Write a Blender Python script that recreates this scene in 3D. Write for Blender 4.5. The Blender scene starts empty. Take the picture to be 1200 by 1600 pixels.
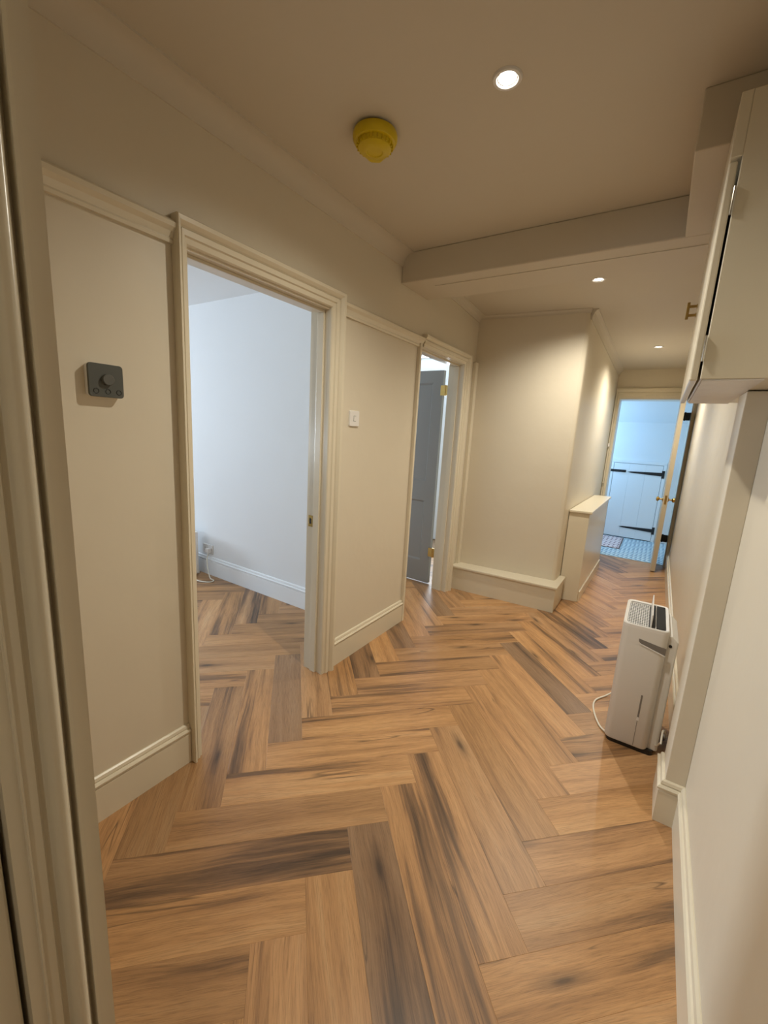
import bpy, bmesh, math, random
from mathutils import Vector, Matrix
random.seed(7)
S = bpy.context.scene
C = S.collection

# ---------------------------------------------------------------- camera
cam_d = bpy.data.cameras.new('camera'); cam = bpy.data.objects.new('camera', cam_d); C.objects.link(cam)
cam_d.sensor_fit = 'VERTICAL'; cam_d.sensor_height = 36.0; cam_d.lens = 654.07 / 1600 * 36.0
cam_d.clip_start = 0.02; cam_d.clip_end = 60
RR = Vector((0.834792871, 0.547708500, 0.056002336)); DD = Vector((0.149279615, -0.127263477, -0.980571060)); FF = Vector((-0.529940052, 0.826933738, -0.188000358))
cam.matrix_world = Matrix(((RR.x, -DD.x, -FF.x, 0), (RR.y, -DD.y, -FF.y, 0), (RR.z, -DD.z, -FF.z, 1.41), (0, 0, 0, 1)))
S.camera = cam

# ---------------------------------------------------------------- world, exposure
W = bpy.data.worlds.new('world'); S.world = W; W.use_nodes = True
W.node_tree.nodes['Background'].inputs[0].default_value = (0.75, 0.87, 1.0, 1)
W.node_tree.nodes['Background'].inputs[1].default_value = 1.0
S.view_settings.view_transform = 'Standard'; S.view_settings.look = 'None'
S.view_settings.gamma = 1.0; S.view_settings.use_curve_mapping = False
S.view_settings.exposure = 0.0

def area(name, loc, rot, sx, sy, power, col):
    l = bpy.data.lights.new(name, 'AREA'); l.shape = 'RECTANGLE'; l.size = sx; l.size_y = sy
    l.energy = power; l.color = col
    o = bpy.data.objects.new(name, l); C.objects.link(o); o.location = loc; o.rotation_euler = rot
    return o
H90 = math.pi / 2
DAY = (0.74, 0.88, 1.0)
# daylight through the windows of the rooms that open off the hall, plus an added ceiling fill
area('window_light_side_room', (-8.4, 0.95, 1.45), (0, -H90, 0), 1.3, 0.7, 240, (0.76, 0.88, 1.0))
area('side_room_ceiling_fill', (-4.3, -1.12, 1.30), (H90 + math.radians(58), 0, 0), 1.4, 1.0, 60, (0.76, 0.89, 1.0))  # added lamp, tilted up to brighten the side room ceiling
area('window_light_rear_room', (-2.75, 5.08, 1.45), (-H90, 0, 0), 1.5, 1.9, 62, DAY)
area('window_light_porch', (-1.30, 6.85, 1.5), (0, -H90, 0), 1.1, 0.75, 23, (0.34, 0.63, 1.0))
SPOT_W, SPOT_COL = 80.0, (1.0, 0.94, 0.80)

# ---------------------------------------------------------------- materials
def mat(name, col, rough=0.5, metal=0.0, spec=0.5, bump=None, coat=0.0, noise=None):
    m = bpy.data.materials.new(name); m.use_nodes = True
    nt = m.node_tree; b = nt.nodes['Principled BSDF']
    b.inputs['Base Color'].default_value = (*col, 1); b.inputs['Roughness'].default_value = rough
    b.inputs['Metallic'].default_value = metal; b.inputs['Specular IOR Level'].default_value = spec
    b.inputs['Coat Weight'].default_value = coat
    tc = nt.nodes.new('ShaderNodeTexCoord')
    if noise:
        sc, amt = noise
        n = nt.nodes.new('ShaderNodeTexNoise'); n.inputs['Scale'].default_value = sc; n.inputs['Detail'].default_value = 4
        nt.links.new(tc.outputs['Object'], n.inputs['Vector'])
        mx = nt.nodes.new('ShaderNodeMix'); mx.data_type = 'RGBA'
        mx.inputs['A'].default_value = (*[c * (1 - amt) for c in col], 1); mx.inputs['B'].default_value = (*[min(1, c * (1 + amt)) for c in col], 1)
        nt.links.new(n.outputs['Fac'], mx.inputs['Factor']); nt.links.new(mx.outputs['Result'], b.inputs['Base Color'])
    if bump:
        sc, st, dist = bump
        n = nt.nodes.new('ShaderNodeTexNoise'); n.inputs['Scale'].default_value = sc; n.inputs['Detail'].default_value = 3
        nt.links.new(tc.outputs['Object'], n.inputs['Vector'])
        bp = nt.nodes.new('ShaderNodeBump'); bp.inputs['Strength'].default_value = st; bp.inputs['Distance'].default_value = dist
        nt.links.new(n.outputs['Fac'], bp.inputs['Height']); nt.links.new(bp.outputs['Normal'], b.inputs['Normal'])
    return m

CREAM = (0.69, 0.62, 0.495)
M = {}
M['wall'] = mat('cream_wall_paint', CREAM, 0.42, spec=0.35, bump=(7, 0.25, 0.012), noise=(3, 0.02))
M['ceil'] = mat('cream_ceiling_paint', (0.63, 0.57, 0.47), 0.6, spec=0.25, bump=(5, 0.15, 0.01), noise=(2, 0.02))
M['trim'] = mat('cream_gloss_paint', (0.71, 0.64, 0.50), 0.28, spec=0.45, bump=(30, 0.05, 0.003))
M['white'] = mat('white_room_paint', (0.80, 0.82, 0.84), 0.7, spec=0.2, bump=(8, 0.15, 0.01), noise=(2.5, 0.02))
M['bounce_cut'] = mat('dark_unseen_wall', (0.30, 0.31, 0.32), 0.7, spec=0.2, bump=(8, 0.15, 0.01), noise=(2.5, 0.02))  # unseen side room walls, darkened to cut the bounced light
M['white_trim'] = mat('white_gloss_paint', (0.84, 0.86, 0.88), 0.3, spec=0.4, noise=(6, 0.01))
M['plastic'] = mat('white_plastic', (0.78, 0.76, 0.74), 0.35, spec=0.45, noise=(9, 0.01))
M['body'] = mat('pale_grey_plastic', (0.74, 0.72, 0.69), 0.38, spec=0.45, noise=(9, 0.01))
M['black'] = mat('black_plastic', (0.015, 0.014, 0.013), 0.35, noise=(12, 0.1))
M['panel'] = mat('glossy_black_panel', (0.010, 0.009, 0.008), 0.5, spec=0.15, noise=(12, 0.1))
M['charcoal'] = mat('charcoal_plastic', (0.075, 0.078, 0.068), 0.45, noise=(20, 0.05))
M['dial'] = mat('charcoal_dial', (0.10, 0.10, 0.09), 0.35, noise=(20, 0.05))
M['yellow'] = mat('yellow_plastic', (0.62, 0.46, 0.0), 0.4, noise=(25, 0.08))
M['brass'] = mat('brass', (0.62, 0.42, 0.14), 0.25, metal=1.0, noise=(30, 0.1))
M['dark_brass'] = mat('aged_brass', (0.40, 0.27, 0.09), 0.35, metal=1.0, noise=(30, 0.15))
M['steel'] = mat('steel', (0.6, 0.57, 0.5), 0.25, metal=1.0, noise=(30, 0.1))
M['iron'] = mat('black_iron', (0.012, 0.012, 0.014), 0.45, noise=(30, 0.2))
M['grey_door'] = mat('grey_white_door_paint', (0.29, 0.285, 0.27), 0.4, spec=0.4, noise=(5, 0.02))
M['raw'] = mat('tan_door_paint', (0.52, 0.45, 0.33), 0.45, noise=(8, 0.04))  # even tan paint for the whole far door leaf
M['recess'] = mat('recess_shade_grey', (0.20, 0.18, 0.165), 0.5, noise=(9, 0.02))  # paints the hand hold's shade; also the grey of slot and seam
M['film'] = mat('pale_masking_film', (0.74, 0.71, 0.68), 0.4, spec=0.45, bump=(14, 0.6, 0.01))
M['sub'] = mat('brown_underfloor', (0.22, 0.14, 0.08), 0.8, noise=(6, 0.2))
M['cable'] = mat('white_flex', (0.80, 0.76, 0.66), 0.4, noise=(9, 0.01))
M['grout'] = mat('grey_grout', (0.35, 0.42, 0.48), 0.8, noise=(20, 0.1))
M['mat_edge'] = mat('dark_mat_border', (0.16, 0.13, 0.13), 0.9, noise=(60, 0.2))

def lamp_mat():
    m = bpy.data.materials.new('lit_lamp'); m.use_nodes = True; nt = m.node_tree
    b = nt.nodes['Principled BSDF']; b.inputs['Base Color'].default_value = (0.9, 0.9, 0.85, 1)
    b.inputs['Emission Color'].default_value = (1, 0.97, 0.88, 1); b.inputs['Emission Strength'].default_value = 14
    return m
M['lamp'] = lamp_mat()

def N(nt, t, **k):
    n = nt.nodes.new(t)
    for a, v in k.items(): setattr(n, a, v)
    return n
def math_n(nt, op, a, b=None, clamp=False):
    n = N(nt, 'ShaderNodeMath', operation=op, use_clamp=clamp)
    for i, v in enumerate((a, b)):
        if v is None: continue
        if isinstance(v, (int, float)): n.inputs[i].default_value = v
        else: nt.links.new(v, n.inputs[i])
    return n.outputs[0]
def noise_n(nt, vec, scale, detail=4, rough=0.55, dist=0.0):
    mp = N(nt, 'ShaderNodeMapping'); mp.inputs['Scale'].default_value = scale
    nt.links.new(vec, mp.inputs['Vector'])
    n = N(nt, 'ShaderNodeTexNoise'); n.inputs['Scale'].default_value = 1.0
    n.inputs['Detail'].default_value = detail; n.inputs['Roughness'].default_value = rough; n.inputs['Distortion'].default_value = dist
    nt.links.new(mp.outputs[0], n.inputs['Vector'])
    return n.outputs['Fac']
def mixc(nt, fac, a, b, mode='MIX'):
    n = N(nt, 'ShaderNodeMix', data_type='RGBA', blend_type=mode)
    for s, v in (('Factor', fac), ('A', a), ('B', b)):
        if isinstance(v, (int, float)): n.inputs[s].default_value = v
        elif isinstance(v, tuple): n.inputs[s].default_value = (*v, 1)
        else: nt.links.new(v, n.inputs[s])
    return n.outputs['Result']
def ramp(nt, fac, stops):
    r = N(nt, 'ShaderNodeValToRGB'); e = r.color_ramp.elements
    while len(e) < len(stops): e.new(0.5)
    for i, (p, c) in enumerate(stops):
        e[i].position = p; e[i].color = (*c, 1) if isinstance(c, tuple) else (c, c, c, 1)
    nt.links.new(fac, r.inputs[0])
    return r.outputs[0]

def oak():
    m = bpy.data.materials.new('oak_plank'); m.use_nodes = True; nt = m.node_tree; b = nt.nodes['Principled BSDF']
    tc = N(nt, 'ShaderNodeTexCoord'); oi = N(nt, 'ShaderNodeObjectInfo')
    off = N(nt, 'ShaderNodeCombineXYZ'); r100 = math_n(nt, 'MULTIPLY', oi.outputs['Random'], 137.0)
    nt.links.new(r100, off.inputs[0]); nt.links.new(math_n(nt, 'MULTIPLY', oi.outputs['Random'], 71.3), off.inputs[1]); nt.links.new(r100, off.inputs[2])
    add = N(nt, 'ShaderNodeVectorMath', operation='ADD'); nt.links.new(tc.outputs['Object'], add.inputs[0]); nt.links.new(off.outputs[0], add.inputs[1])
    v = add.outputs[0]
    # slow sideways drift of the grain
    wob = noise_n(nt, v, (1.5, 4.0, 1.0), 2)
    w2 = math_n(nt, 'MULTIPLY', math_n(nt, 'SUBTRACT', wob, 0.5), 0.055)
    cx = N(nt, 'ShaderNodeCombineXYZ'); nt.links.new(w2, cx.inputs[1])
    ad2 = N(nt, 'ShaderNodeVectorMath', operation='ADD'); nt.links.new(v, ad2.inputs[0]); nt.links.new(cx.outputs[0], ad2.inputs[1])
    g = ad2.outputs[0]
    broad = noise_n(nt, g, (0.8, 10.0, 1.0), 3, 0.6)
    mid = noise_n(nt, g, (1.8, 70.0, 1.0), 5, 0.65)
    fine = noise_n(nt, g, (14.0, 380.0, 1.0), 4, 0.7)
    t = math_n(nt, 'ADD', math_n(nt, 'MULTIPLY', broad, 0.70), math_n(nt, 'MULTIPLY', mid, 0.30))
    bias = math_n(nt, 'FRACT', math_n(nt, 'MULTIPLY', oi.outputs['Random'], 913.7))
    t = math_n(nt, 'ADD', t, math_n(nt, 'MULTIPLY', math_n(nt, 'SUBTRACT', bias, 0.4), 0.11))
    col = ramp(nt, t, [(0.31, (0.085, 0.050, 0.028)), (0.40, (0.220, 0.119, 0.056)), (0.46, (0.385, 0.203, 0.086)), (0.56, (0.49, 0.268, 0.116)), (0.74, (0.55, 0.335, 0.165))])
    col = mixc(nt, 0.9, col, ramp(nt, fine, [(0.3, 0.62), (0.5, 1.0), (0.72, 1.2)]), 'MULTIPLY')
    # short dark splits that follow the grain
    crack = noise_n(nt, g, (0.8, 15.0, 1.0), 2, 0.5)
    cr = math_n(nt, 'ABSOLUTE', math_n(nt, 'SUBTRACT', crack, 0.5))
    crm = ramp(nt, cr, [(0.0, 1.0), (0.012, 0.0)])
    gate = ramp(nt, noise_n(nt, v, (2.0, 6.0, 1.0), 1), [(0.58, 0.0), (0.68, 0.7)])
    col = mixc(nt, math_n(nt, 'MULTIPLY', crm, gate), col, (0.06, 0.037, 0.022))
    # knots
    mp = N(nt, 'ShaderNodeMapping'); mp.inputs['Scale'].default_value = (2.0, 8.0, 1.0); nt.links.new(g, mp.inputs['Vector'])
    vo = N(nt, 'ShaderNodeTexVoronoi', voronoi_dimensions='2D'); vo.inputs['Scale'].default_value = 1.0; nt.links.new(mp.outputs[0], vo.inputs['Vector'])
    sep = N(nt, 'ShaderNodeSeparateColor'); nt.links.new(vo.outputs['Color'], sep.inputs[0])
    kn = math_n(nt, 'MULTIPLY', ramp(nt, vo.outputs['Distance'], [(0.03, 1.0), (0.10, 0.45), (0.24, 0.0)]), math_n(nt, 'GREATER_THAN', sep.outputs[0], 0.86))
    col = mixc(nt, math_n(nt, 'MULTIPLY', kn, 0.85), col, (0.075, 0.045, 0.027))
    col = mixc(nt, 1.0, col, oi.outputs['Color'], 'MULTIPLY')
    nt.links.new(col, b.inputs['Base Color'])
    b.inputs['Roughness'].default_value = 0.36; b.inputs['Specular IOR Level'].default_value = 0.42
    bp = N(nt, 'ShaderNodeBump'); bp.inputs['Strength'].default_value = 0.12; bp.inputs['Distance'].default_value = 0.002
    nt.links.new(fine, bp.inputs['Height']); nt.links.new(bp.outputs[0], b.inputs['Normal'])
    return m
M['oak'] = oak()

def tile_mat():
    m = bpy.data.materials.new('blue_patterned_tile'); m.use_nodes = True; nt = m.node_tree; b = nt.nodes['Principled BSDF']
    tc = N(nt, 'ShaderNodeTexCoord'); sp = N(nt, 'ShaderNodeSeparateXYZ'); nt.links.new(tc.outputs['Object'], sp.inputs[0])
    def wv(o, k): return math_n(nt, 'SINE', math_n(nt, 'MULTIPLY', o, k))
    a = math_n(nt, 'MULTIPLY', wv(sp.outputs[0], 63), wv(sp.outputs[1], 63))
    d = math_n(nt, 'ADD', a, math_n(nt, 'MULTIPLY', math_n(nt, 'ADD', wv(sp.outputs[0], 126), wv(sp.outputs[1], 126)), 0.35))
    nt.links.new(ramp(nt, math_n(nt, 'ADD', math_n(nt, 'MULTIPLY', d, 0.5), 0.5), [(0.40, (0.10, 0.25, 0.38)), (0.50, (0.66, 0.80, 0.86))]), b.inputs['Base Color'])
    b.inputs['Roughness'].default_value = 0.35
    return m
M['tile'] = tile_mat()
def mat_mat():
    m = bpy.data.materials.new('pink_grey_woven_mat'); m.use_nodes = True; nt = m.node_tree; b = nt.nodes['Principled BSDF']
    tc = N(nt, 'ShaderNodeTexCoord'); mp = N(nt, 'ShaderNodeMapping'); mp.inputs['Scale'].default_value = (4.5, 4, 1); nt.links.new(tc.outputs['Object'], mp.inputs[0])
    br = N(nt, 'ShaderNodeTexBrick'); br.inputs['Scale'].default_value = 1.0
    br.inputs['Color1'].default_value = (0.90, 0.80, 0.78, 1); br.inputs['Color2'].default_value = (0.84, 0.72, 0.72, 1); br.inputs['Mortar'].default_value = (0.30, 0.20, 0.22, 1)
    br.inputs['Mortar Size'].default_value = 0.05
    nt.links.new(mp.outputs[0], br.inputs['Vector']); nt.links.new(br.outputs[0], b.inputs['Base Color'])
    b.inputs['Roughness'].default_value = 0.95
    return m
M['mat'] = mat_mat()

# ---------------------------------------------------------------- mesh helpers
def obj(name, bm, m, parent=None, loc=None, smooth=False, bevel=0.0, kind=None, label=None):
    me = bpy.data.meshes.new(name); bmesh.ops.recalc_face_normals(bm, faces=bm.faces); bm.to_mesh(me); bm.free()
    for mm in (m if isinstance(m, (list, tuple)) else [m]): me.materials.append(M[mm])
    if smooth:
        for p in me.polygons: p.use_smooth = True
    o = bpy.data.objects.new(name, me); C.objects.link(o)
    if parent: o.parent = parent
    if loc: o.location = loc
    if bevel:
        bv = o.modifiers.new('soft_edge', 'BEVEL'); bv.width = bevel; bv.segments = 2; bv.limit_method = 'ANGLE'; bv.angle_limit = math.radians(40)
    if smooth: 
        es = o.modifiers.new('split', 'EDGE_SPLIT'); es.split_angle = math.radians(35)
    if kind: o['kind'] = kind
    if label: o['label'] = label
    return o
def thing(name, label, cat, loc=(0, 0, 0), rz=0, group=None):
    o = bpy.data.objects.new(name, None); C.objects.link(o); o.location = loc; o.rotation_euler = (0, 0, rz); o.empty_display_size = 0.05
    o['label'] = label; o['category'] = cat
    if group: o['group'] = group
    return o
def setting(name, label=None):
    o = bpy.data.objects.new(name, None); C.objects.link(o); o['kind'] = 'structure'
    if label: o['label'] = label
    return o
def box(bm, x0, x1, y0, y1, z0, z1, mi=0):
    v = [bm.verts.new(p) for p in ((x0, y0, z0), (x1, y0, z0), (x1, y1, z0), (x0, y1, z0), (x0, y0, z1), (x1, y0, z1), (x1, y1, z1), (x0, y1, z1))]
    for f in ((3, 2, 1, 0), (4, 5, 6, 7), (0, 1, 5, 4), (1, 2, 6, 5), (2, 3, 7, 6), (3, 0, 4, 7)):
        bm.faces.new([v[i] for i in f]).material_index = mi
    return bm
def boxes(*bs):
    bm = bmesh.new()
    for b in bs: box(bm, *b)
    return bm
def prism(pts, z0, z1, bm=None):
    bm = bm or bmesh.new()
    a = [bm.verts.new((x, y, z0)) for x, y in pts]; b = [bm.verts.new((x, y, z1)) for x, y in pts]
    bm.faces.new(a[::-1]); bm.faces.new(b); n = len(pts)
    for i in range(n): bm.faces.new((a[i], a[(i + 1) % n], b[(i + 1) % n], b[i]))
    return bm
def hull_prism(rings, bm=None, cap=True):
    """rings: list of equal-length 3D loops joined one to the next"""
    bm = bm or bmesh.new()
    R = [[bm.verts.new(p) for p in r] for r in rings]; n = len(R[0])
    for a, b in zip(R, R[1:]):
        for i in range(n): bm.faces.new((a[i], a[(i + 1) % n], b[(i + 1) % n], b[i]))
    if cap: bm.faces.new(R[0][::-1]); bm.faces.new(R[-1])
    return bm
def lathe(prof, n=32, bm=None, mat3=None):
    """prof: (r, z); closed to the axis at ends when r is 0"""
    bm = bm or bmesh.new(); rings = []
    for r, z in prof:
        if r < 1e-6: rings.append([bm.verts.new((0, 0, z))])
        else: rings.append([bm.verts.new((r * math.cos(2 * math.pi * i / n), r * math.sin(2 * math.pi * i / n), z)) for i in range(n)])
    for a, b in zip(rings, rings[1:]):
        if len(a) == 1 and len(b) == 1: continue
        for i in range(n):
            j = (i + 1) % n
            if len(a) == 1: bm.faces.new((a[0], b[i], b[j]))
            elif len(b) == 1: bm.faces.new((a[i], a[j], b[0]))
            else: bm.faces.new((a[i], a[j], b[j], b[i]))
    if mat3: bmesh.ops.transform(bm, matrix=mat3, verts=bm.verts)
    return bm
def axis_m(d, loc=(0, 0, 0)):
    return Matrix.Translation(loc) @ Vector((0, 0, 1)).rotation_difference(Vector(d)).to_matrix().to_4x4()
def rrect(x0, x1, y0, y1, r, n=5):
    pts = []
    for cx, cy, a0 in ((x1 - r, y1 - r, 0), (x0 + r, y1 - r, 90), (x0 + r, y0 + r, 180), (x1 - r, y0 + r, 270)):
        for i in range(n + 1):
            a = math.radians(a0 + 90 * i / n); pts.append((cx + r * math.cos(a), cy + r * math.sin(a)))
    return pts
def tube(pts, r, bm=None, n=8, smooth_n=6):
    bm = bm or bmesh.new(); P = [Vector(p) for p in pts]
    if smooth_n and len(P) > 2:
        Q = []
        for i in range(len(P) - 1):
            p0, p1, p2, p3 = P[max(0, i - 1)], P[i], P[i + 1], P[min(len(P) - 1, i + 2)]
            for k in range(smooth_n):
                t = k / smooth_n
                Q.append(0.5 * ((2 * p1) + (p2 - p0) * t + (2 * p0 - 5 * p1 + 4 * p2 - p3) * t * t + (3 * p1 - p0 - 3 * p2 + p3) * t ** 3))
        P = Q + [P[-1]]
    rings = []; up = Vector((0, 0, 1))
    for i, p in enumerate(P):
        d = (P[min(i + 1, len(P) - 1)] - P[max(i - 1, 0)]).normalized()
        a = d.cross(up)
        if a.length < 0.05: a = d.cross(Vector((1, 0, 0)))
        a.normalize(); b = d.cross(a)
        rings.append([p + r * (math.cos(2 * math.pi * k / n) * a + math.sin(2 * math.pi * k / n) * b) for k in range(n)])
    return hull_prism(rings, bm)
def sweep_plan(path, prof, side=1):
    """sweep a closed profile (outward offset, z) along a plan path; side=1 offsets to the right of travel"""
    P = [Vector((x, y)) for x, y in path]; nn = []
    for a, b in zip(P, P[1:]):
        d = (b - a).normalized(); nn.append(Vector((d.y, -d.x)) * side)
    rings = []
    for i, p in enumerate(P):
        if i == 0: m = nn[0]
        elif i == len(P) - 1: m = nn[-1]
        else:
            m = (nn[i - 1] + nn[i]); m = m / m.dot(nn[i])
        rings.append([(p.x + m.x * o, p.y + m.y * o, z) for o, z in prof])
    return hull_prism(rings)
def arch_frame(frame, u0, u1, zt, prof, legs=(1, 1), floor=0.0):
    """architrave: prof (outward a, proud d) round an opening u0..u1 up to zt; frame maps (u, d, z) to the world.
    legs scale the outward width of each leg; 0 leaves that leg off"""
    bm = bmesh.new()
    def P(u, d, z): return frame(u, d, z)
    rings = []
    if legs[0]: rings.append([P(u0 - a * legs[0], d, floor) for a, d in prof])
    rings.append([P(u0 - a * legs[0], d, zt + a) for a, d in prof])
    rings.append([P(u1 + a * legs[1], d, zt + a) for a, d in prof])
    if legs[1]: rings.append([P(u1 + a * legs[1], d, floor) for a, d in prof])
    return hull_prism(rings, bm)

XL = -1.475          # hall face of the wall with the doors
SK = [(0, 0), (0.016, 0), (0.016, 0.132), (0.012, 0.136), (0.019, 0.141), (0.021, 0.149), (0.016, 0.155), (0.010, 0.157), (0.012, 0.162), (0.009, 0.172), (0.003, 0.176), (0, 0.176)]
SKS = [(o, z * 0.97) for o, z in SK]
RAIL = [(0, 1.986), (0.012, 1.986), (0.014, 1.996), (0.011, 2.002), (0.018, 2.020), (0.030, 2.032), (0.032, 2.046), (0.020, 2.056), (0, 2.060)]
ARC = [(0, -0.002), (0, 0.012), (0.004, 0.018), (0.022, 0.020), (0.026, 0.027), (0.044, 0.028), (0.048, 0.022), (0.053, 0.030), (0.064, 0.041), (0.078, 0.042), (0.082, 0.036), (0.082, -0.002)]

# ================================================================ SETTING
# ---- floor: herringbone planks, tiles in the porch
floor = obj('floor', boxes((-8.7, 0.6, -1.9, 7.7, -0.06, -0.005)), 'sub', kind='structure', label='oak-look herringbone plank floor running through hall and side rooms')
PL, PW = 0.762, 0.1524
OX, OY = -0.206, 0.496
E1, E2 = Vector((-1, 1)) / math.sqrt(2), Vector((1, 1)) / math.sqrt(2)
def plank_mesh(poly):
    bm = bmesh.new(); c = Vector((sum(p[0] for p in poly) / len(poly), sum(p[1] for p in poly) / len(poly))); g = 0.0001
    def ring(ins, z):
        out = []
        for x, y in poly:
            dx, dy = x - c.x, y - c.y
            out.append((x - math.copysign(min(ins, abs(dx)), dx), y - math.copysign(min(ins, abs(dy)), dy), z))
        return out
    hull_prism([ring(g, -0.0045), ring(g, -0.0003), ring(g + 0.0005, 0.0)], bm)
    bmesh.ops.recalc_face_normals(bm, faces=bm.faces)
    me = bpy.data.meshes.new('plank'); bm.to_mesh(me); bm.free(); me.materials.append(M['oak']); return me
full_plank = plank_mesh([(-PL / 2, -PW / 2), (PL / 2, -PW / 2), (PL / 2, PW / 2), (-PL / 2, PW / 2)])
def clip(poly, f):
    out = []
    for a, b in zip(poly, poly[1:] + poly[:1]):
        fa, fb = f(a), f(b)
        if fa <= 0: out.append(a)
        if fa * fb < 0:
            t = fa / (fa - fb); out.append((a[0] + (b[0] - a[0]) * t, a[1] + (b[1] - a[1]) * t))
    return out
REG = [(-1.62, 0.30, -0.6, 5.99), (-3.8, -1.5, 0.75, 2.32), (-2.5, -1.5, 2.45, 4.4)]
# planks that stand out in the room: (point on the plank, tone, warmth)
TONES = [(-0.448, 0.86, .60, .35), (-0.384, 2.498, .58, .3), (-0.901, 0.866, .88, .8), (-1.286, 0.775, .80, .9), (-1.358, 0.623, .72, .9), (-1.239, 2.352, .62, .5), (-1.48, 1.41, .66, .5),
    (-0.406, 1.116, 1.03, 1.0), (-0.437, 2.02, 1.06, 1.0), (0.037, 1.491, 1.04, .85), (0.061, 1.264, .92, .9), (-1.346, 1.91, .72, .5), (-1.397, 3.063, .68, .45), (-0.309, 3.171, .95, .8),
    (-0.884, 1.246, 1.05, 1.05), (-0.486, 1.609, .92, .9), (-0.812, 0.528, .86, .95), (-0.554, 0.729, .98, 1.0), (-0.61, 2.30, 1.0, 1.0), (-1.10, 1.55, 1.05, 1.0)]
def tone_at(cx, cy, ca, sa):
    for tx, ty, v, w in TONES:
        dx, dy = tx - cx, ty - cy
        if abs(ca * dx + sa * dy) < PL / 2 and abs(-sa * dx + ca * dy) < PW / 2: return v, w
    return random.choice((0.86, 0.94, 1.0, 1.04, 1.08, 1.12)), random.choice((0.8, 0.95, 1.05, 1.1))
npl = 0
for col in range(-6, 4):
    for k in range(-40, 60):
        for kind in 'HV':
            if kind == 'H': a0, a1, b0, b1 = k * PW, k * PW + PL, k * PW, (k + 1) * PW
            else: a0, a1, b0, b1 = (k - 1) * PW, k * PW, k * PW, k * PW + PL
            a0 -= col * PL; a1 -= col * PL; b0 += col * PL; b1 += col * PL
            ce = E1 * ((a0 + a1) / 2) + E2 * ((b0 + b1) / 2); cx, cy = ce.x + OX, ce.y + OY
            if not any(x0 - 0.25 < cx < x1 + 0.25 and y0 - 0.25 < cy < y1 + 0.25 for x0, x1, y0, y1 in REG): continue
            ang = 3 * math.pi / 4 if kind == 'H' else math.pi / 4
            ca, sa = math.cos(ang), math.sin(ang)
            corners = [(-PL / 2, -PW / 2), (PL / 2, -PW / 2), (PL / 2, PW / 2), (-PL / 2, PW / 2)]
            def world(p): return (cx + ca * p[0] - sa * p[1], cy + sa * p[0] + ca * p[1])
            me = full_plank
            lim = 5.985
            if any(world(p)[1] > lim for p in corners):
                pc = clip(corners, lambda p: world(p)[1] - lim)
                if len(pc) < 3: continue
                bm = bmesh.new()
                hull_prism([[(x, y, -0.0045) for x, y in pc], [(x, y, 0) for x, y in pc]], bm); bmesh.ops.recalc_face_normals(bm, faces=bm.faces)
                me = bpy.data.meshes.new('plank'); bm.to_mesh(me); bm.free(); me.materials.append(M['oak'])
            o = bpy.data.objects.new('plank', me); C.objects.link(o); o.parent = floor
            o.location = (cx, cy, 0); o.rotation_euler = (0, 0, ang)
            v, w = tone_at(cx, cy, ca, sa); o.color = (v * (0.93 + 0.07 * w), v * (1.04 - 0.04 * w), v * (1.40 - 0.40 * w), 1)
            npl += 1
print('planks', npl)
tile_me = None
obj('threshold_strip', boxes((-0.52, 0.19, 5.985, 6.015, -0.005, 0.004)), 'steel', floor)
bm = boxes((-1.3, 0.6, 6.015, 7.5, -0.005, -0.0025)); obj('grout_bed', bm, 'grout', floor)
for i in range(9):
    for j in range(8):
        x, y = -1.20 + 0.2 * i, 6.115 + 0.2 * j
        if y > 7.35: continue
        if tile_me is None:
            bm = boxes((-0.098, 0.098, -0.098, 0.098, -0.0025, 0.0)); bmesh.ops.recalc_face_normals(bm, faces=bm.faces)
            tile_me = bpy.data.meshes.new('floor_tile'); bm.to_mesh(tile_me); bm.free(); tile_me.materials.append(M['tile'])
        o = bpy.data.objects.new('floor_tile', tile_me); C.objects.link(o); o.parent = floor; o.location = (x, y, 0.0)

# ---- walls of the hall
D1, D2, DH = (0.93, 1.70), (2.63, 3.39), 1.99
t = 0.022
obj('wall_left', boxes((-1.6, XL, 0.203, D1[0] - t, 0, 2.62), (-1.6, XL, D1[0] - t, D1[1] + t, DH + t, 2.62), (-1.6, XL, D1[1] + t, D2[0] - t, 0, 2.62),
    (-1.6, XL, D2[0] - t, D2[1] + t, DH + t, 2.62), (-1.6, XL, D2[1] + t, 3.70, 0, 2.62)), 'wall', kind='structure')
obj('wall_chimney', prism([(XL - 0.12, 3.655), (XL, 3.655), (-0.63, 3.732), (-0.602, 3.745), (-0.597, 3.775), (-0.557, 5.95), (-1.6, 5.95)], 0, 2.62), 'wall', kind='structure', bevel=0.012)
FW = (5.95, 6.20)
FO = (-0.505, 0.228, 1.957)
obj('wall_far', boxes((-1.6, FO[0] - t, *FW, 0, 2.62), (FO[1] + t, 0.264, *FW, 0, 2.62), (FO[0] - t, FO[1] + t, *FW, FO[2] + t, 2.62)), 'wall', kind='structure')
obj('wall_right', boxes((0.264, 0.42, -1.7, 7.6, 0, 2.62)), 'wall', kind='structure')
obj('wall_pier', boxes((0.20, 0.264, 1.77, 1.935, 0, 1.60)), 'wall', kind='structure', bevel=0.002)
obj('wall_near', boxes((-1.6, -0.56, 0.12, 0.203, 0, 2.62), (-0.66, -0.56, 0.112, 0.12, 0, 2.62), (-0.66, -0.56, -0.68, 0.112, 2.0, 2.62), (-0.66, -0.56, -1.7, -0.68, 0, 2.62)), 'wall', kind='structure')
obj('wall_back', boxes((-0.66, 0.42, -1.8, -1.7, 0, 2.62)), 'wall', kind='structure')
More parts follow.
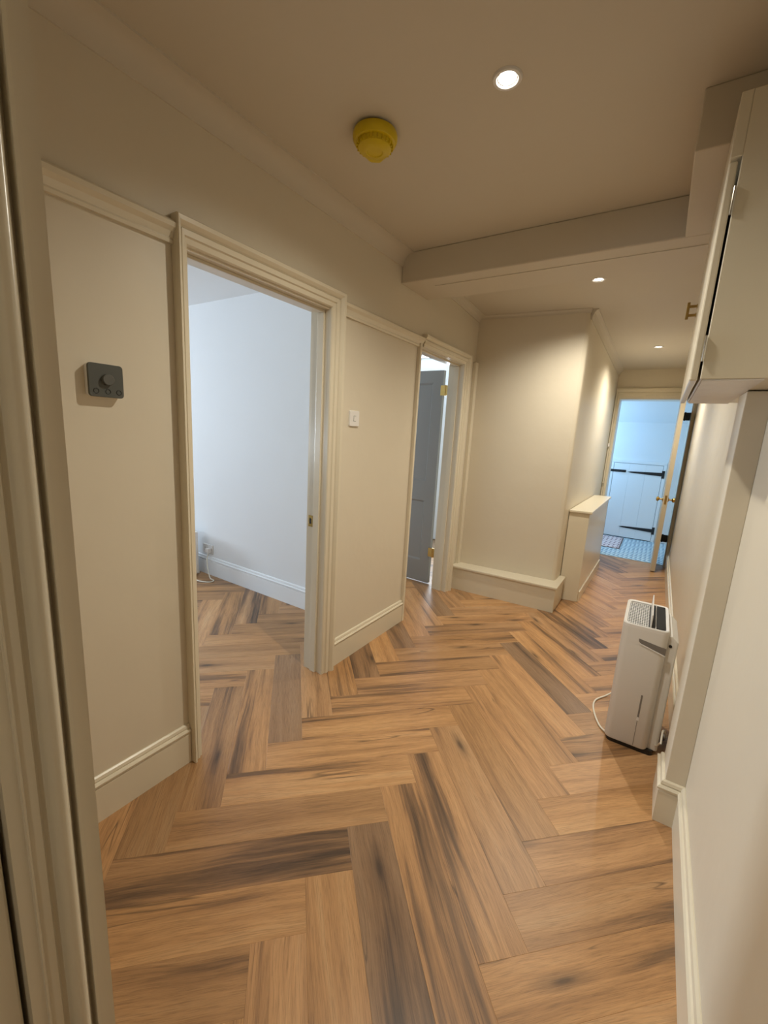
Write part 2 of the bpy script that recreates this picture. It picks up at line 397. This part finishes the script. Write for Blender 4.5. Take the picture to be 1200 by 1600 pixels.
# ---- ceilings and beam
obj('ceiling', boxes((-1.6, 0.42, -1.8, 2.42, 2.47, 2.62)), 'ceil', kind='structure')
def zc(y): return 2.43 - (y - 3.7) * 0.06
bm = hull_prism([[(-1.6, y, zc(y)), (0.42, y, zc(y)), (0.42, y, 2.66), (-1.6, y, 2.66)] for y in (2.40, 6.2)])
obj('ceiling', bm, 'ceil', kind='structure', label='lower ceiling of the corridor beyond the beam')
bm = boxes((XL, 0.264, 2.35, 2.70, 2.302, 2.47))
obj('beam', bm, 'ceil', kind='structure', bevel=0.006, label='painted ceiling beam across the hall')
obj('trim_1', boxes((-1.30, 0.05, 2.458, 2.70, 2.299, 2.302)), 'ceil', kind='structure', label='thin board edge along the underside of the beam')
obj('bulkhead', boxes((-0.05, 0.264, 1.72, 2.35, 2.302, 2.47)), 'ceil', kind='structure', bevel=0.004, label='boxed bulkhead joining the beam above the wall cupboard')
# cove cornices
COVE = [(0, 2.395), (0.006, 2.395), (0.008, 2.402), (0.012, 2.418), (0.022, 2.438), (0.040, 2.455), (0.062, 2.463), (0.075, 2.464), (0.076, 2.47), (0, 2.47)]
obj('trim_2', sweep_plan([(XL, 0.203), (XL, 2.35)], COVE), 'ceil', kind='structure', label='cove cornice over the near stretch of the door wall', smooth=True)
def cornice(p0, p1, drop, out):
    """small cove under the sloping ceiling; p = (x, y); offsets to the right of travel"""
    a, b = Vector(p0), Vector(p1); d = (b - a).normalized(); n = Vector((d.y, -d.x)); rings = []
    for p in (a, b):
        z = zc(p.y)
        rings.append([(p.x + n.x * o * out, p.y + n.y * o * out, z - q * drop) for o, q in ((0, 0), (1, 0), (1, .08), (.75, .14), (.45, .32), (.22, .6), (.14, .9), (.14, 1), (0, 1))])
    return hull_prism(rings)
obj('trim_3', cornice((XL, 2.70), (XL, 3.66), 0.055, 0.05), 'ceil', kind='structure', label='cove cornice above the second doorway')
obj('trim_4', cornice((-0.60, 3.745), (-0.557, 5.95), 0.075, 0.045), 'ceil', kind='structure', label='moulded cornice down the corridor wall')
obj('trim_5', cornice((XL, 3.655), (-0.60, 3.735), 0.03, 0.02), 'ceil', kind='structure', label='narrow moulding at the top of the chimney breast')
# picture rails, skirtings
obj('trim_6', sweep_plan([(XL, 0.203), (XL, 0.90)], RAIL), 'trim', kind='structure', label='picture rail left of the first doorway')
obj('trim_7', sweep_plan([(XL, 1.782), (XL, 2.652)], RAIL), 'trim', kind='structure', label='picture rail between the two doorways')
obj('baseboard_left', sweep_plan([(XL, 0.203), (XL, 0.884)], SK), 'trim', kind='structure', label='skirting left of the first doorway')
obj('baseboard_left', sweep_plan([(XL, 1.782), (XL, 2.612)], SKS), 'trim', kind='structure', label='skirting between the two doorways')
obj('baseboard_left', sweep_plan([(XL, 3.472), (XL, 3.52)], [(o, z * 0.72) for o, z in SK]), 'trim', kind='structure', label='stub of skirting beside the chimney plinth')
obj('baseboard_right', sweep_plan([(0.264, 1.935), (0.20, 1.935), (0.20, 1.77), (0.264, 1.77), (0.264, -1.7)][::-1], SK, side=-1), 'trim', kind='structure', label='skirting round the pier and along the near wall')
obj('baseboard_right', sweep_plan([(0.264, 5.95), (0.264, 1.96)], SK, side=1), 'trim', kind='structure', label='skirting along the corridor wall behind the dehumidifier')
# chimney plinth and its upright
obj('trim_8', prism([(XL, 3.52), (-0.556, 3.566), (-0.556, 3.93), (-0.60, 3.93), (-0.60, 3.74), (XL, 3.66)], 0, 0.205), 'trim', kind='structure', label='boxed plinth in front of the chimney breast')
obj('trim_9', prism([(XL, 3.505), (-0.543, 3.551), (-0.543, 3.93), (-0.605, 3.93), (-0.605, 3.742), (XL, 3.66)], 0.205, 0.226), 'trim', kind='structure', bevel=0.005, label='rounded top board of the chimney plinth')
obj('trim_10', boxes((XL, XL + 0.030, 3.60, 3.657, 0.226, 2.045)), 'trim', kind='structure', bevel=0.003, label='upright batten in the corner beside the second doorway')

# ---- door 1 (open, doorway into the side room)
def fl_left(u, d, z): return (XL + d, u, z)
door1 = setting('door_1', 'doorway into the bright side room, trimmed with a moulded architrave')
obj('lining', boxes((-1.6, XL, D1[0] - t, D1[0], 0, DH), (-1.6, XL, D1[1], D1[1] + t, 0, DH), (-1.6, XL, D1[0] - t, D1[1] + t, DH, DH + t)), 'trim', door1)
obj('door_stop', boxes((-1.545, -1.505, D1[0], D1[0] + 0.012, 0, DH - 0.012), (-1.545, -1.505, D1[1] - 0.012, D1[1], 0, DH - 0.012), (-1.545, -1.505, D1[0], D1[1], DH - 0.012, DH)), 'trim', door1, bevel=0.002)
obj('architrave', arch_frame(fl_left, D1[0] + 0.002, D1[1] - 0.003, DH + 0.008, ARC, (0.56, 1.05)), 'trim', door1)
obj('strike_plate', boxes((-1.585, -1.555, D1[1] - 0.003, D1[1], 0.868, 0.932)), 'brass', door1, label='brass strike plate on the jamb')
obj('strike_hole', boxes((-1.577, -1.564, D1[1] - 0.0035, D1[1] - 0.002, 0.885, 0.915)), 'black', door1)

# ---- door 2 (grey panelled leaf standing open into the rear room)
def make_leaf(parent, w, h, th, xdir, panels, m, z0=0.012, lab=None):
    """leaf in the parent's local frame from the hinge along xdir*x, thickness along +y"""
    bm = bmesh.new(); X = lambda a: a * xdir
    def bx(a0, a1, c0, c1):
        x0, x1 = sorted((X(a0), X(a1))); box(bm, x0, x1, 0, th, c0, c1)
    us = sorted({0, w, *[p[0] for p in panels], *[p[1] for p in panels]}); zs = sorted({z0, h, *[p[2] for p in panels], *[p[3] for p in panels]})
    for i in range(len(us) - 1):
        for j in range(len(zs) - 1):
            um, zm = (us[i] + us[i + 1]) / 2, (zs[j] + zs[j + 1]) / 2
            if any(p[0] < um < p[1] and p[2] < zm < p[3] for p in panels): continue
            bx(us[i], us[i + 1], zs[j], zs[j + 1])
    bmesh.ops.remove_doubles(bm, verts=bm.verts, dist=1e-5)
    leaf = obj('leaf', bm, m, parent, label=lab)
    for a0, a1, c0, c1 in panels:
        bm = bmesh.new(); rings = []
        for ins, y in ((0, 0.001), (0.006, 0.004), (0.010, 0.009), (0.016, 0.0135), (0.020, 0.0135)):
            rings.append([(X(a0 + ins), y, c0 + ins), (X(a1 - ins), y, c0 + ins), (X(a1 - ins), y, c1 - ins), (X(a0 + ins), y, c1 - ins)])
        for ins, y in ((0.020, th - 0.0135), (0.016, th - 0.0135), (0.010, th - 0.009), (0.006, th - 0.004), (0, th - 0.001)):
            rings.append([(X(a0 + ins), y, c0 + ins), (X(a1 - ins), y, c0 + ins), (X(a1 - ins), y, c1 - ins), (X(a0 + ins), y, c1 - ins)])
        # front half and back half joined through the middle make one solid panel
        bm2 = hull_prism(rings[4:6]); R = [[bm2.verts.new(p) for p in r] for r in rings[:5]]
        for a, b in zip(R, R[1:]):
            for i in range(4): bm2.faces.new((a[i], a[(i + 1) % 4], b[(i + 1) % 4], b[i]))
        R = [[bm2.verts.new(p) for p in r] for r in rings[5:]]
        for a, b in zip(R, R[1:]):
            for i in range(4): bm2.faces.new((a[i], a[(i + 1) % 4], b[(i + 1) % 4], b[i]))
        bm.free()
        obj('panel', bm2, m, leaf)
    return leaf
door2 = setting('door_2', 'doorway past the first, its grey panelled door open into the rear room')
obj('lining', boxes((-1.6, XL, D2[0] - t, D2[0], 0, DH), (-1.6, XL, D2[1], D2[1] + t, 0, DH), (-1.6, XL, D2[0] - t, D2[1] + t, DH, DH + t)), 'trim', door2)
obj('door_stop', boxes((-1.545, -1.505, D2[1] - 0.012, D2[1], 0, DH - 0.012), (-1.545, -1.505, D2[0], D2[1], DH - 0.012, DH)), 'trim', door2, bevel=0.002)
obj('architrave', arch_frame(fl_left, D2[0] + 0.03, D2[1] - 0.003, DH + 0.004, ARC, (0, 0.95)), 'trim', door2)
obj('edge_bead', boxes((XL - 0.002, XL + 0.022, D2[0] - t, D2[0] + 0.002, 0, DH + 0.02)), 'trim', door2, bevel=0.003)
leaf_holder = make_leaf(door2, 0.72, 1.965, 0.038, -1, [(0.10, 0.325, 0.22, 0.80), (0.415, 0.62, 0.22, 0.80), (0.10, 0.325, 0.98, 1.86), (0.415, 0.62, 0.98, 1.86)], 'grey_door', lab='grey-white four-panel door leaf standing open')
leaf_holder.location = (-1.676, 3.455, 0); leaf_holder.rotation_euler = (0, 0, math.radians(-3))
for z in (0.33, 1.79):
    bm = lathe([(0, -0.045), (0.007, -0.045), (0.007, 0.045), (0, 0.045)], 10, mat3=Matrix.Translation((-1.634, 3.42, z)))
    box(bm, -1.678, -1.598, 3.418, 3.424, z - 0.042, z + 0.042); obj('hinge', bm, 'brass', door2, label='brass butt hinge')

# ---- door 3 (far end of the corridor, leaf opened back along the wall)
door3 = setting('door_3', 'doorway at the far end of the corridor with its door standing open')
obj('lining', boxes((FO[0] - t, FO[0], *FW, 0, FO[2]), (FO[1], FO[1] + t, *FW, 0, FO[2]), (FO[0] - t, FO[1] + t, *FW, FO[2], FO[2] + t)), 'trim', door3)
def fl_far(u, d, z): return (u, FW[0] - d, z)
obj('architrave', arch_frame(fl_far, FO[0] - 0.002, FO[1] + 0.002, FO[2] + 0.004, [(a * 1.5, d) for a, d in ARC], (0.38, 0.26)), 'trim', door3)
obj('latch_keep', boxes((-0.556, -0.535, 5.895, 5.905, 1.375, 1.425), (-0.548, -0.535, 5.86, 5.898, 1.385, 1.395)), 'plastic', door3, bevel=0.002)
obj('latch_keep', boxes((-0.553, -0.535, 5.895, 5.908, 0.90, 0.94)), 'steel', door3, bevel=0.002)
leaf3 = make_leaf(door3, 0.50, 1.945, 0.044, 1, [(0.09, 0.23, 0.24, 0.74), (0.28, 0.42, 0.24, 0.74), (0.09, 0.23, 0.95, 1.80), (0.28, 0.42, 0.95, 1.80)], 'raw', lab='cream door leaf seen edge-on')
leaf3.location = (0.150, 5.588, 0); leaf3.rotation_euler = (0, 0, math.radians(90.5))
def knob(parent, loc, d, s=1.0):
    k = obj('knob', lathe([(0, 0), (0.026 * s, 0), (0.026 * s, 0.004), (0.020 * s, 0.008), (0.009 * s, 0.010), (0.008 * s, 0.034), (0.016 * s, 0.038), (0.026 * s, 0.048), (0.027 * s, 0.056), (0.021 * s, 0.066), (0, 0.070)], 20, mat3=axis_m(d)), 'brass', parent, loc=loc, smooth=True, label='brass door knob')
    return k
knob(leaf3, (0.055, 0.044, 0.84), (0, 1, 0)); knob(leaf3, (0.055, 0.0, 0.84), (0, -1, 0))
obj('latch_plate', boxes((-0.0015, 0.0, 0.012, 0.032, 0.79, 0.89)), 'dark_brass', leaf3)
for z in (0.32, 1.78):
    bm = lathe([(0, -0.05), (0.007, -0.05), (0.007, 0.05), (0, 0.05)], 10, mat3=Matrix.Translation((0.176, 6.085, z)))
    box(bm, 0.146, 0.228, 6.083, 6.087, z - 0.045, z + 0.045); obj('hinge', bm, 'iron', door3, label='black iron hinge behind the leaf')

# ---- door 4 (closed door in the near return wall, at the camera's left)
door4 = setting('door_4', 'closed flush door at the near left edge, framed by a wide architrave')
AR4 = [(0.0, -0.002), (0.0, 0.011), (0.0135, 0.012), (0.0145, 0.016), (0.0165, 0.016), (0.0175, 0.013), (0.029, 0.013), (0.032, 0.009), (0.0365, 0.009)] + [(0.0475 - 0.0105 * math.cos(math.pi * k / 10), 0.010 + 0.019 * math.sin(math.pi * k / 10)) for k in range(11)] + [(0.061, 0.010), (0.0625, 0.024), (0.066, 0.024), (0.066, -0.002)]
def fl_near(u, d, z): return (-0.56 + d, u, z)
obj('architrave', arch_frame(fl_near, -0.68, 0.1118, 2.0, AR4, (1, 1)), 'trim', door4, smooth=True)
obj('leaf', boxes((-0.604, -0.564, -0.676, 0.1068, 0.006, 1.994)), 'trim', door4, bevel=0.003, label='flush painted door leaf')
obj('gap_shade', boxes((-0.64, -0.607, -0.68, 0.112, 0, 2.0)), 'black', door4)  # black sheet that stands in for the shade in the gap round the leaf

# ---- wall cupboard, top right
cup = thing('wall_cupboard', 'cream cupboard hung high on the wall above the pier, its narrow door edge showing', 'cupboard', (0.058, 1.5, 1.6))
obj('carcass', boxes((0.004, 0.204, 0, 0.74, 0.004, 0.70)), 'trim', cup, bevel=0.002)
dr = obj('door', boxes((-0.021, -0.002, 0.004, 0.735, 0.0, 0.545)), 'trim', cup, bevel=0.004, label='overlay door with hinges on the near edge')
obj('fascia', boxes((-0.021, 0.004, 0.0, 0.74, 0.553, 0.70)), 'trim', cup, bevel=0.002)
bm = boxes((-0.056, -0.046, 0.652, 0.664, 0.320, 0.384))
for z in (0.335, 0.368):
    box(bm, -0.047, -0.021, 0.654, 0.663, z - 0.005, z + 0.005); box(bm, -0.024, -0.021, 0.650, 0.668, z - 0.008, z + 0.008)
obj('pull_handle', bm, 'dark_brass', dr, bevel=0.0015, label='small brass bar handle')
for z in (0.085, 0.45):
    obj('hinge', lathe([(0, -0.034), (0.0024, -0.034), (0.003, -0.030), (0.003, 0.030), (0.0024, 0.034), (0, 0.034)], 10, mat3=Matrix.Translation((0.0008, -0.002, z))), 'steel', cup, smooth=True, label='steel butt hinge')
obj('underside_film', boxes((0.010, 0.142, 0.006, 0.735, 0.0, 0.0035)), 'film', cup, label='wrinkled pale film on the underside')

# ---- half-height unit in the corridor
unit = thing('low_cabinet', 'cream boxed-in cabinet, waist high, in the corridor beyond the chimney plinth', 'cabinet', (-0.43, 3.95, 0))
obj('carcass', prism([(-0.160, 0.0), (0.0, 0.022), (0.020, 1.40), (-0.133, 1.40)], 0.0, 0.81), 'trim', unit, bevel=0.003)
obj('top', prism([(-0.160, -0.018), (0.020, 0.006), (0.040, 1.42), (-0.133, 1.40)], 0.81, 0.832), 'trim', unit, bevel=0.005)
obj('kickboard', prism([(0.0, 0.05), (0.010, 0.05), (0.030, 1.40), (0.018, 1.40)], 0.0, 0.09), 'trim', unit)

# ---- side room seen through the first doorway
ceil_r = obj('ceiling', boxes((-8.7, -1.6, -1.2, 2.45, 2.385, 2.5)), 'white', kind='structure', label='white ceiling of the side room')
obj('wall_side_room', boxes((-8.7, -1.6, 2.30, 2.42, 0, 2.5)), 'white', kind='structure', label='white far wall of the side room')
obj('wall_window_side', boxes((-8.7, -8.5, -1.2, 2.3, 0, 2.5)), 'bounce_cut', kind='structure')
obj('wall_rear_side', boxes((-8.7, -1.6, -1.3, -1.2, 0, 2.5)), 'bounce_cut', kind='structure')
obj('baseboard_far', sweep_plan([(-8.5, 2.30), (-1.6, 2.30)], SK), 'white_trim', kind='structure', label='white skirting in the side room')
sock = thing('wall_socket', 'white double socket just above the skirting, with a plug pushed in', 'socket', (-3.40, 2.30, 0.245))
pl = rrect(-0.073, 0.073, -0.043, 0.043, 0.006, 3)
obj('plate', hull_prism([[(x, 0, z) for x, z in pl], [(x, -0.008, z) for x, z in pl], [(x * .97, -0.011, z * .95) for x, z in pl]]), 'plastic', sock)
for x in (-0.012, 0.012): obj('rocker', boxes((x - 0.006, x + 0.006, -0.015, -0.011, 0.012, 0.030)), 'plastic', sock, bevel=0.001)
for x in (-0.038,):
    obj('socket_holes', boxes((x - 0.003, x + 0.003, -0.0118, -0.011, 0.004, 0.012), (x - 0.014, x - 0.008, -0.0118, -0.011, -0.016, -0.011), (x + 0.008, x + 0.014, -0.0118, -0.011, -0.016, -0.011)), 'charcoal', sock)
heat = thing('floor_appliance', 'white slab-sided appliance on the side room floor, cut off by the door jamb', 'appliance', (-3.60, 2.18, 0))
hp = rrect(-0.16, 0.16, -0.05, 0.05, 0.02, 4)
obj('body', hull_prism([[(x, y, 0.025) for x, y in hp], [(x, y, 0.40) for x, y in hp], [(x * .97, y * .9, 0.41) for x, y in hp]]), 'plastic', heat, smooth=True)
obj('foot', boxes((-0.13, -0.09, -0.07, 0.07, 0, 0.025)), 'plastic', heat, bevel=0.004); obj('foot', boxes((0.09, 0.13, -0.07, 0.07, 0, 0.025)), 'plastic', heat, bevel=0.004)
obj('plug', boxes((0.218, 0.262, 0.072, 0.108, 0.218, 0.262)), 'plastic', heat, bevel=0.006)
obj('flex', tube([(0.24, 0.09, 0.22), (0.245, 0.07, 0.15), (0.30, 0.045, 0.06), (0.335, 0.04, 0.005), (0.40, 0.03, 0.005), (0.41, -0.02, 0.005), (0.33, -0.06, 0.005), (0.22, -0.05, 0.005), (0.15, 0.0, 0.04)], 0.005), 'cable', heat, smooth=True)

# ---- rear room seen past the second doorway
obj('ceiling', boxes((-4.5, -1.6, 2.42, 5.2, 2.385, 2.5)), 'white', kind='structure', label='ceiling of the rear room')
obj('wall_rear_room', boxes((-4.5, -4.4, 2.42, 5.2, 0, 2.5)), 'white', kind='structure', label='far side wall of the rear room')
obj('wall_window_rear', boxes((-4.4, -1.6, 5.1, 5.2, 0, 2.5)), 'white', kind='structure', label='window wall of the rear room')

# ---- porch beyond the far doorway
obj('wall_porch', boxes((-1.5, 0.42, 7.42, 7.55, 0, 2.6)), 'white', kind='structure', label='pale back wall of the porch')
obj('wall_porch_side', boxes((-1.5, -1.4, 6.2, 7.42, 0, 2.6)), 'white', kind='structure')
bm = hull_prism([[(x, 6.2, 2.42), (x, 7.42, 1.76), (x, 7.42, 2.66), (x, 6.2, 2.66)] for x in (-1.5, 0.42)])
obj('ceiling', bm, 'white', kind='structure', label='sloping ceiling of the porch')
door5 = setting('door_5', 'low ledged door with black strap hinges in the porch wall')
DX0, DX1, DZ = -0.565, 0.070, 1.145
obj('frame', boxes((DX0 - 0.045, DX0 - 0.004, 7.385, 7.42, 0, DZ + 0.005), (DX1 + 0.004, DX1 + 0.045, 7.385, 7.42, 0, DZ + 0.005), (DX0 - 0.045, DX1 + 0.045, 7.385, 7.42, DZ + 0.005, DZ + 0.05)), 'white_trim', door5, bevel=0.004)
obj('gap_shade', boxes((DX0 - 0.004, DX1 + 0.004, 7.412, 7.42, 0.0, DZ + 0.005)), 'charcoal', door5)  # dark sheet behind the boards, painting the shade of the edge gaps
for i in range(3):
    w = (DX1 - DX0) / 3
    obj('board', boxes((DX0 + i * w + 0.0004, DX0 + (i + 1) * w - 0.0004, 7.386, 7.411, 0.012, DZ)), 'white_trim', door5, bevel=0.0018)
for z in (1.020, 0.172):
    bm = hull_prism([[(DX1 - 0.005, y, z - 0.026), (DX1 - 0.005, y, z + 0.026), (-0.33, y, z + 0.010), (-0.375, y, z), (-0.33, y, z - 0.010)] for y in (7.386, 7.378)])
    box(bm, DX1 - 0.005, DX1 + 0.030, 7.377, 7.386, z - 0.055, z + 0.055); obj('strap_hinge', bm, 'iron', door5, label='black iron strap hinge')
bm = boxes((-0.600, -0.395, 7.379, 7.386, 1.008, 1.046))
box(bm, -0.61, -0.41, 7.368, 7.380, 1.020, 1.034); box(bm, -0.46, -0.45, 7.350, 7.370, 1.010, 1.032)
obj('bolt', bm, 'iron', door5, bevel=0.003, label='black sliding bolt')
dm = thing('door_mat', 'pinkish woven mat with a dark border on the blue tiles before the low door', 'mat', (-0.53, 6.93, 0.0))
obj('pile', prism(rrect(-0.24, 0.24, -0.41, 0.39, 0.01, 2), 0.002, 0.010), 'mat', dm); obj('border', prism(rrect(-0.255, 0.255, -0.425, 0.405, 0.012, 2), 0.0, 0.006), 'mat_edge', dm)

# ================================================================ SMALL THINGS
def downlight(loc, label, tilt=0.0, w=SPOT_W):
    d = thing('downlight', label, 'downlight', loc, 0, 'recessed ceiling downlights')
    obj('bezel', lathe([(0.030, -0.002), (0.033, -0.006), (0.041, -0.006), (0.044, -0.001), (0.044, 0.006), (0.030, 0.006), (0.030, -0.002)], 32), 'plastic', d, smooth=True)
    obj('lamp_lens', lathe([(0, -0.0015), (0.022, -0.0015), (0.030, 0.001), (0.030, 0.004), (0, 0.004)], 24), 'lamp', d)
    l = bpy.data.lights.new('downlight_lamp', 'SPOT'); l.energy = w; l.color = SPOT_COL; l.spot_size = math.radians(146); l.spot_blend = 1.0; l.shadow_soft_size = 0.025
    o = bpy.data.objects.new('downlight_lamp', l); C.objects.link(o); o.parent = d; o.location = (0, 0, -0.012); o.rotation_euler = (0, tilt, 0)
    return d
downlight((-0.550, 1.405, 2.470), 'lit round downlight in the near ceiling beside the yellow alarm', tilt=math.radians(5))
downlight((-0.503, 3.205, zc(3.205)), 'lit round downlight just past the beam, above the chimney breast', w=SPOT_W * 1.08)
downlight((-0.165, 4.95, zc(4.95)), 'lit round downlight deep in the corridor, near the far doorway', w=SPOT_W * 1.08)
downlight((0.10, -0.95, 2.470), 'unseen round downlight behind the viewpoint, added to light the foreground', w=30)  # guessed fixture out of view, added to light the foreground

al = thing('smoke_alarm', 'round ceiling alarm under a bright yellow dust cover', 'alarm', (-1.030, 1.405, 2.47))
obj('base', lathe([(0, 0), (0.058, 0), (0.060, -0.010), (0, -0.012)], 32), 'plastic', al, smooth=True)
cv = obj('dust_cover', lathe([(0.068, -0.006), (0.078, -0.008), (0.081, -0.016), (0.080, -0.030), (0.074, -0.040), (0.064, -0.042), (0.062, -0.050), (0.060, -0.058), (0.050, -0.064), (0.030, -0.067), (0.028, -0.064), (0, -0.066)], 40), 'yellow', al, smooth=True, label='yellow plastic dust cover')
bm = bmesh.new()
for i in range(24):
    a = 2 * math.pi * i / 24; b2 = boxes((0.060, 0.0665, -0.0018, 0.0018, -0.055, -0.040)); bmesh.ops.rotate(b2, verts=b2.verts, cent=(0, 0, 0), matrix=Matrix.Rotation(a, 3, 'Z'))
    tmp = bpy.data.meshes.new('t'); b2.to_mesh(tmp); b2.free(); bm.from_mesh(tmp); bpy.data.meshes.remove(tmp)
obj('rib', bm, 'yellow', cv, kind='stuff')
tab = hull_prism([[(x, y, z) for x, y in ((-0.048, 0.052), (0.048, 0.052), (0.020, 0.094), (-0.020, 0.094))] for z in (-0.052, -0.026)])
bmesh.ops.rotate(tab, verts=tab.verts, cent=(0, 0, 0), matrix=Matrix.Rotation(math.radians(33), 3, 'Z'))
obj('pull_tab', tab, 'yellow', cv, bevel=0.009)

ts = thing('thermostat', 'charcoal square thermostat with a round dial, on the wall left of the first doorway', 'thermostat', (XL, 0.645, 1.515))
def plate_yz(y0, y1, z0, z1, r, xs):
    pts = rrect(y0, y1, z0, z1, r, 5); cy, cz_ = (y0 + y1) / 2, (z0 + z1) / 2
    return hull_prism([[(x, cy + (a - cy) * s, cz_ + (b - cz_) * s) for a, b in pts] for x, s in xs])
obj('case', plate_yz(-0.049, 0.049, -0.049, 0.049, 0.010, [(0, 0.97), (0.020, 1.0)]), 'plastic', ts)
obj('faceplate', plate_yz(-0.049, 0.049, -0.049, 0.049, 0.010, [(0.020, 1.0), (0.026, 1.0), (0.028, 0.98)]), 'charcoal', ts)
obj('dial', lathe([(0, 0), (0.0165, 0), (0.0165, 0.010), (0.015, 0.012), (0, 0.012)], 32, mat3=axis_m((1, 0, 0), (0.028, 0.002, 0.003))), 'dial', ts, smooth=True, label='round turning dial')
for y in (-0.030, 0.003, 0.034):
    obj('button', lathe([(0.0060, 0.0), (0.0064, 0.0012), (0.0076, 0.0012), (0.0080, 0.0), (0.0060, 0.0)][::-1], 20, mat3=axis_m((1, 0, 0), (0.028, y, -0.032))), 'black', ts, smooth=True)
sw = thing('light_switch', 'white single light switch on the wall between the two doorways', 'switch', (XL, 1.926, 1.473))
obj('plate', plate_yz(-0.043, 0.043, -0.043, 0.043, 0.006, [(0, 1), (0.007, 1), (0.010, 0.95)]), 'plastic', sw)
obj('rocker', hull_prism([[(x, y, z) for y, z in ((0.0 - 0.009, -0.014), (0.009, -0.014), (0.009, 0.014), (-0.009, 0.014))] for x in (0.010, 0.0125)]), 'plastic', sw, bevel=0.001)
obj('rocker_gap', boxes((0.0098, 0.0104, -0.0105, 0.0105, -0.0155, 0.0155)), 'charcoal', sw)

# ---- dehumidifier
dh = thing('dehumidifier', 'white upright dehumidifier with a grille top, standing on the planks by the pier', 'dehumidifier', (0.066, 2.13, 0))
BW = rrect(-0.092, 0.088, 0.0, 0.36, 0.028, 6)
def ringz(pts, z, s=1.0, c=(-0.002, 0.18), dy=0): return [(c[0] + (x - c[0]) * s, c[1] + (y - c[1]) * s + dy, z) for x, y in pts]
obj('base', hull_prism([ringz(rrect(-0.08, 0.112, 0.012, 0.35, 0.02), 0.0), ringz(rrect(-0.08, 0.112, 0.012, 0.35, 0.02), 0.024)]), 'black', dh)
body = hull_prism([ringz(BW, 0.022, 0.97), ringz(BW, 0.032, 0.995), ringz(BW, 0.60)])
obj('body', body, 'body', dh, smooth=True)
RB = rrect(0.080, 0.128, 0.03, 0.34, 0.014, 4)
obj('rear_housing', hull_prism([[(x, y, 0.022) for x, y in RB], [(x, y, 0.565) for x, y in RB], [(0.080 + (x - 0.080) * 0.45, y, 0.59) for x, y in RB]]), 'body', dh, smooth=True)
outer = rrect(-0.092, 0.088, 0.0, 0.36, 0.028, 6); inner = rrect(-0.078, 0.074, 0.016, 0.345, 0.018, 6)
obj('top_rim', hull_prism([ringz(outer, 0.600), ringz(outer, 0.613), [(x, y, 0.617) for x, y in rrect(-0.089, 0.085, 0.003, 0.357, 0.026, 6)], [(x, y, 0.614) for x, y in inner], [(x, y, 0.600) for x, y in inner]], cap=False), 'plastic', dh, smooth=True)
obj('grille_well', boxes((-0.080, 0.076, 0.015, 0.346, 0.600, 0.602)), 'black', dh)
bm = bmesh.new()
for i in range(10): box(bm, -0.076 + i * 0.0088, -0.0738 + i * 0.0088, 0.022, 0.338, 0.606, 0.6085)
for j in range(15): box(bm, -0.076, 0.008, 0.022 + j * 0.0222, 0.0275 + j * 0.0222, 0.606, 0.608)
obj('grille', bm, 'plastic', dh, kind='stuff', label='white mesh grille')
obj('flap', boxes((0.013, 0.018, 0.02, 0.335, 0.606, 0.672)), 'plastic', dh, bevel=0.002, label='white air flap standing upright')
obj('control_panel', boxes((0.036, 0.073, 0.018, 0.343, 0.602, 0.6155)), 'panel', dh, bevel=0.002, label='glossy black control panel')
obj('flap_slot', boxes((0.020, 0.033, 0.018, 0.343, 0.602, 0.613)), 'panel', dh)
obj('divider', boxes((0.033, 0.036, 0.016, 0.345, 0.602, 0.616)), 'plastic', dh)
# hand hold facing the room: a flush patch with its shade painted grey
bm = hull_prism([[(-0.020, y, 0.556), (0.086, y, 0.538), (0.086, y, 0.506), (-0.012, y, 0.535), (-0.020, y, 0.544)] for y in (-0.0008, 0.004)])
obj('hand_hold', bm, 'recess', dh, label='flat grey patch painted as the shade of the hand hold')
bm = hull_prism([[(-0.014, y, 0.535), (0.086, y, 0.506), (0.086, y, 0.501), (-0.014, y, 0.530)] for y in (-0.003, 0.004)])
obj('hand_hold_lip', bm, 'plastic', dh, bevel=0.001)
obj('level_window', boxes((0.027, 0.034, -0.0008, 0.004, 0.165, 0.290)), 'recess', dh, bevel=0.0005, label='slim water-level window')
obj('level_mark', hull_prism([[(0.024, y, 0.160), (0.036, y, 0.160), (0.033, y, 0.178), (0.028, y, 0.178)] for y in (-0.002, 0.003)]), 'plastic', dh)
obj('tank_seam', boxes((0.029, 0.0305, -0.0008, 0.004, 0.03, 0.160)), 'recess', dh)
obj('drain_cap', lathe([(0, 0), (0.007, 0), (0.007, 0.003), (0, 0.003)], 12, mat3=axis_m((0, -1, 0), (0.100, 0.031, 0.545))), 'black', dh)
obj('flex', tube([(-0.088, 0.42, 0.03), (-0.12, 0.40, 0.006), (-0.163, 0.317, 0.005), (-0.160, 0.22, 0.005), (-0.12, 0.10, 0.005), (-0.080, 0.05, 0.01)], 0.0045), 'cable', dh, smooth=True)
obj('flex', tube([(0.105, 0.06, 0.07), (0.118, 0.03, 0.05), (0.126, -0.06, 0.13), (0.119, -0.15, 0.183), (0.127, -0.05, 0.183), (0.150, 0.08, 0.10), (0.160, 0.15, 0.03), (0.155, 0.22, 0.008)], 0.0035), 'cable', dh, smooth=True)
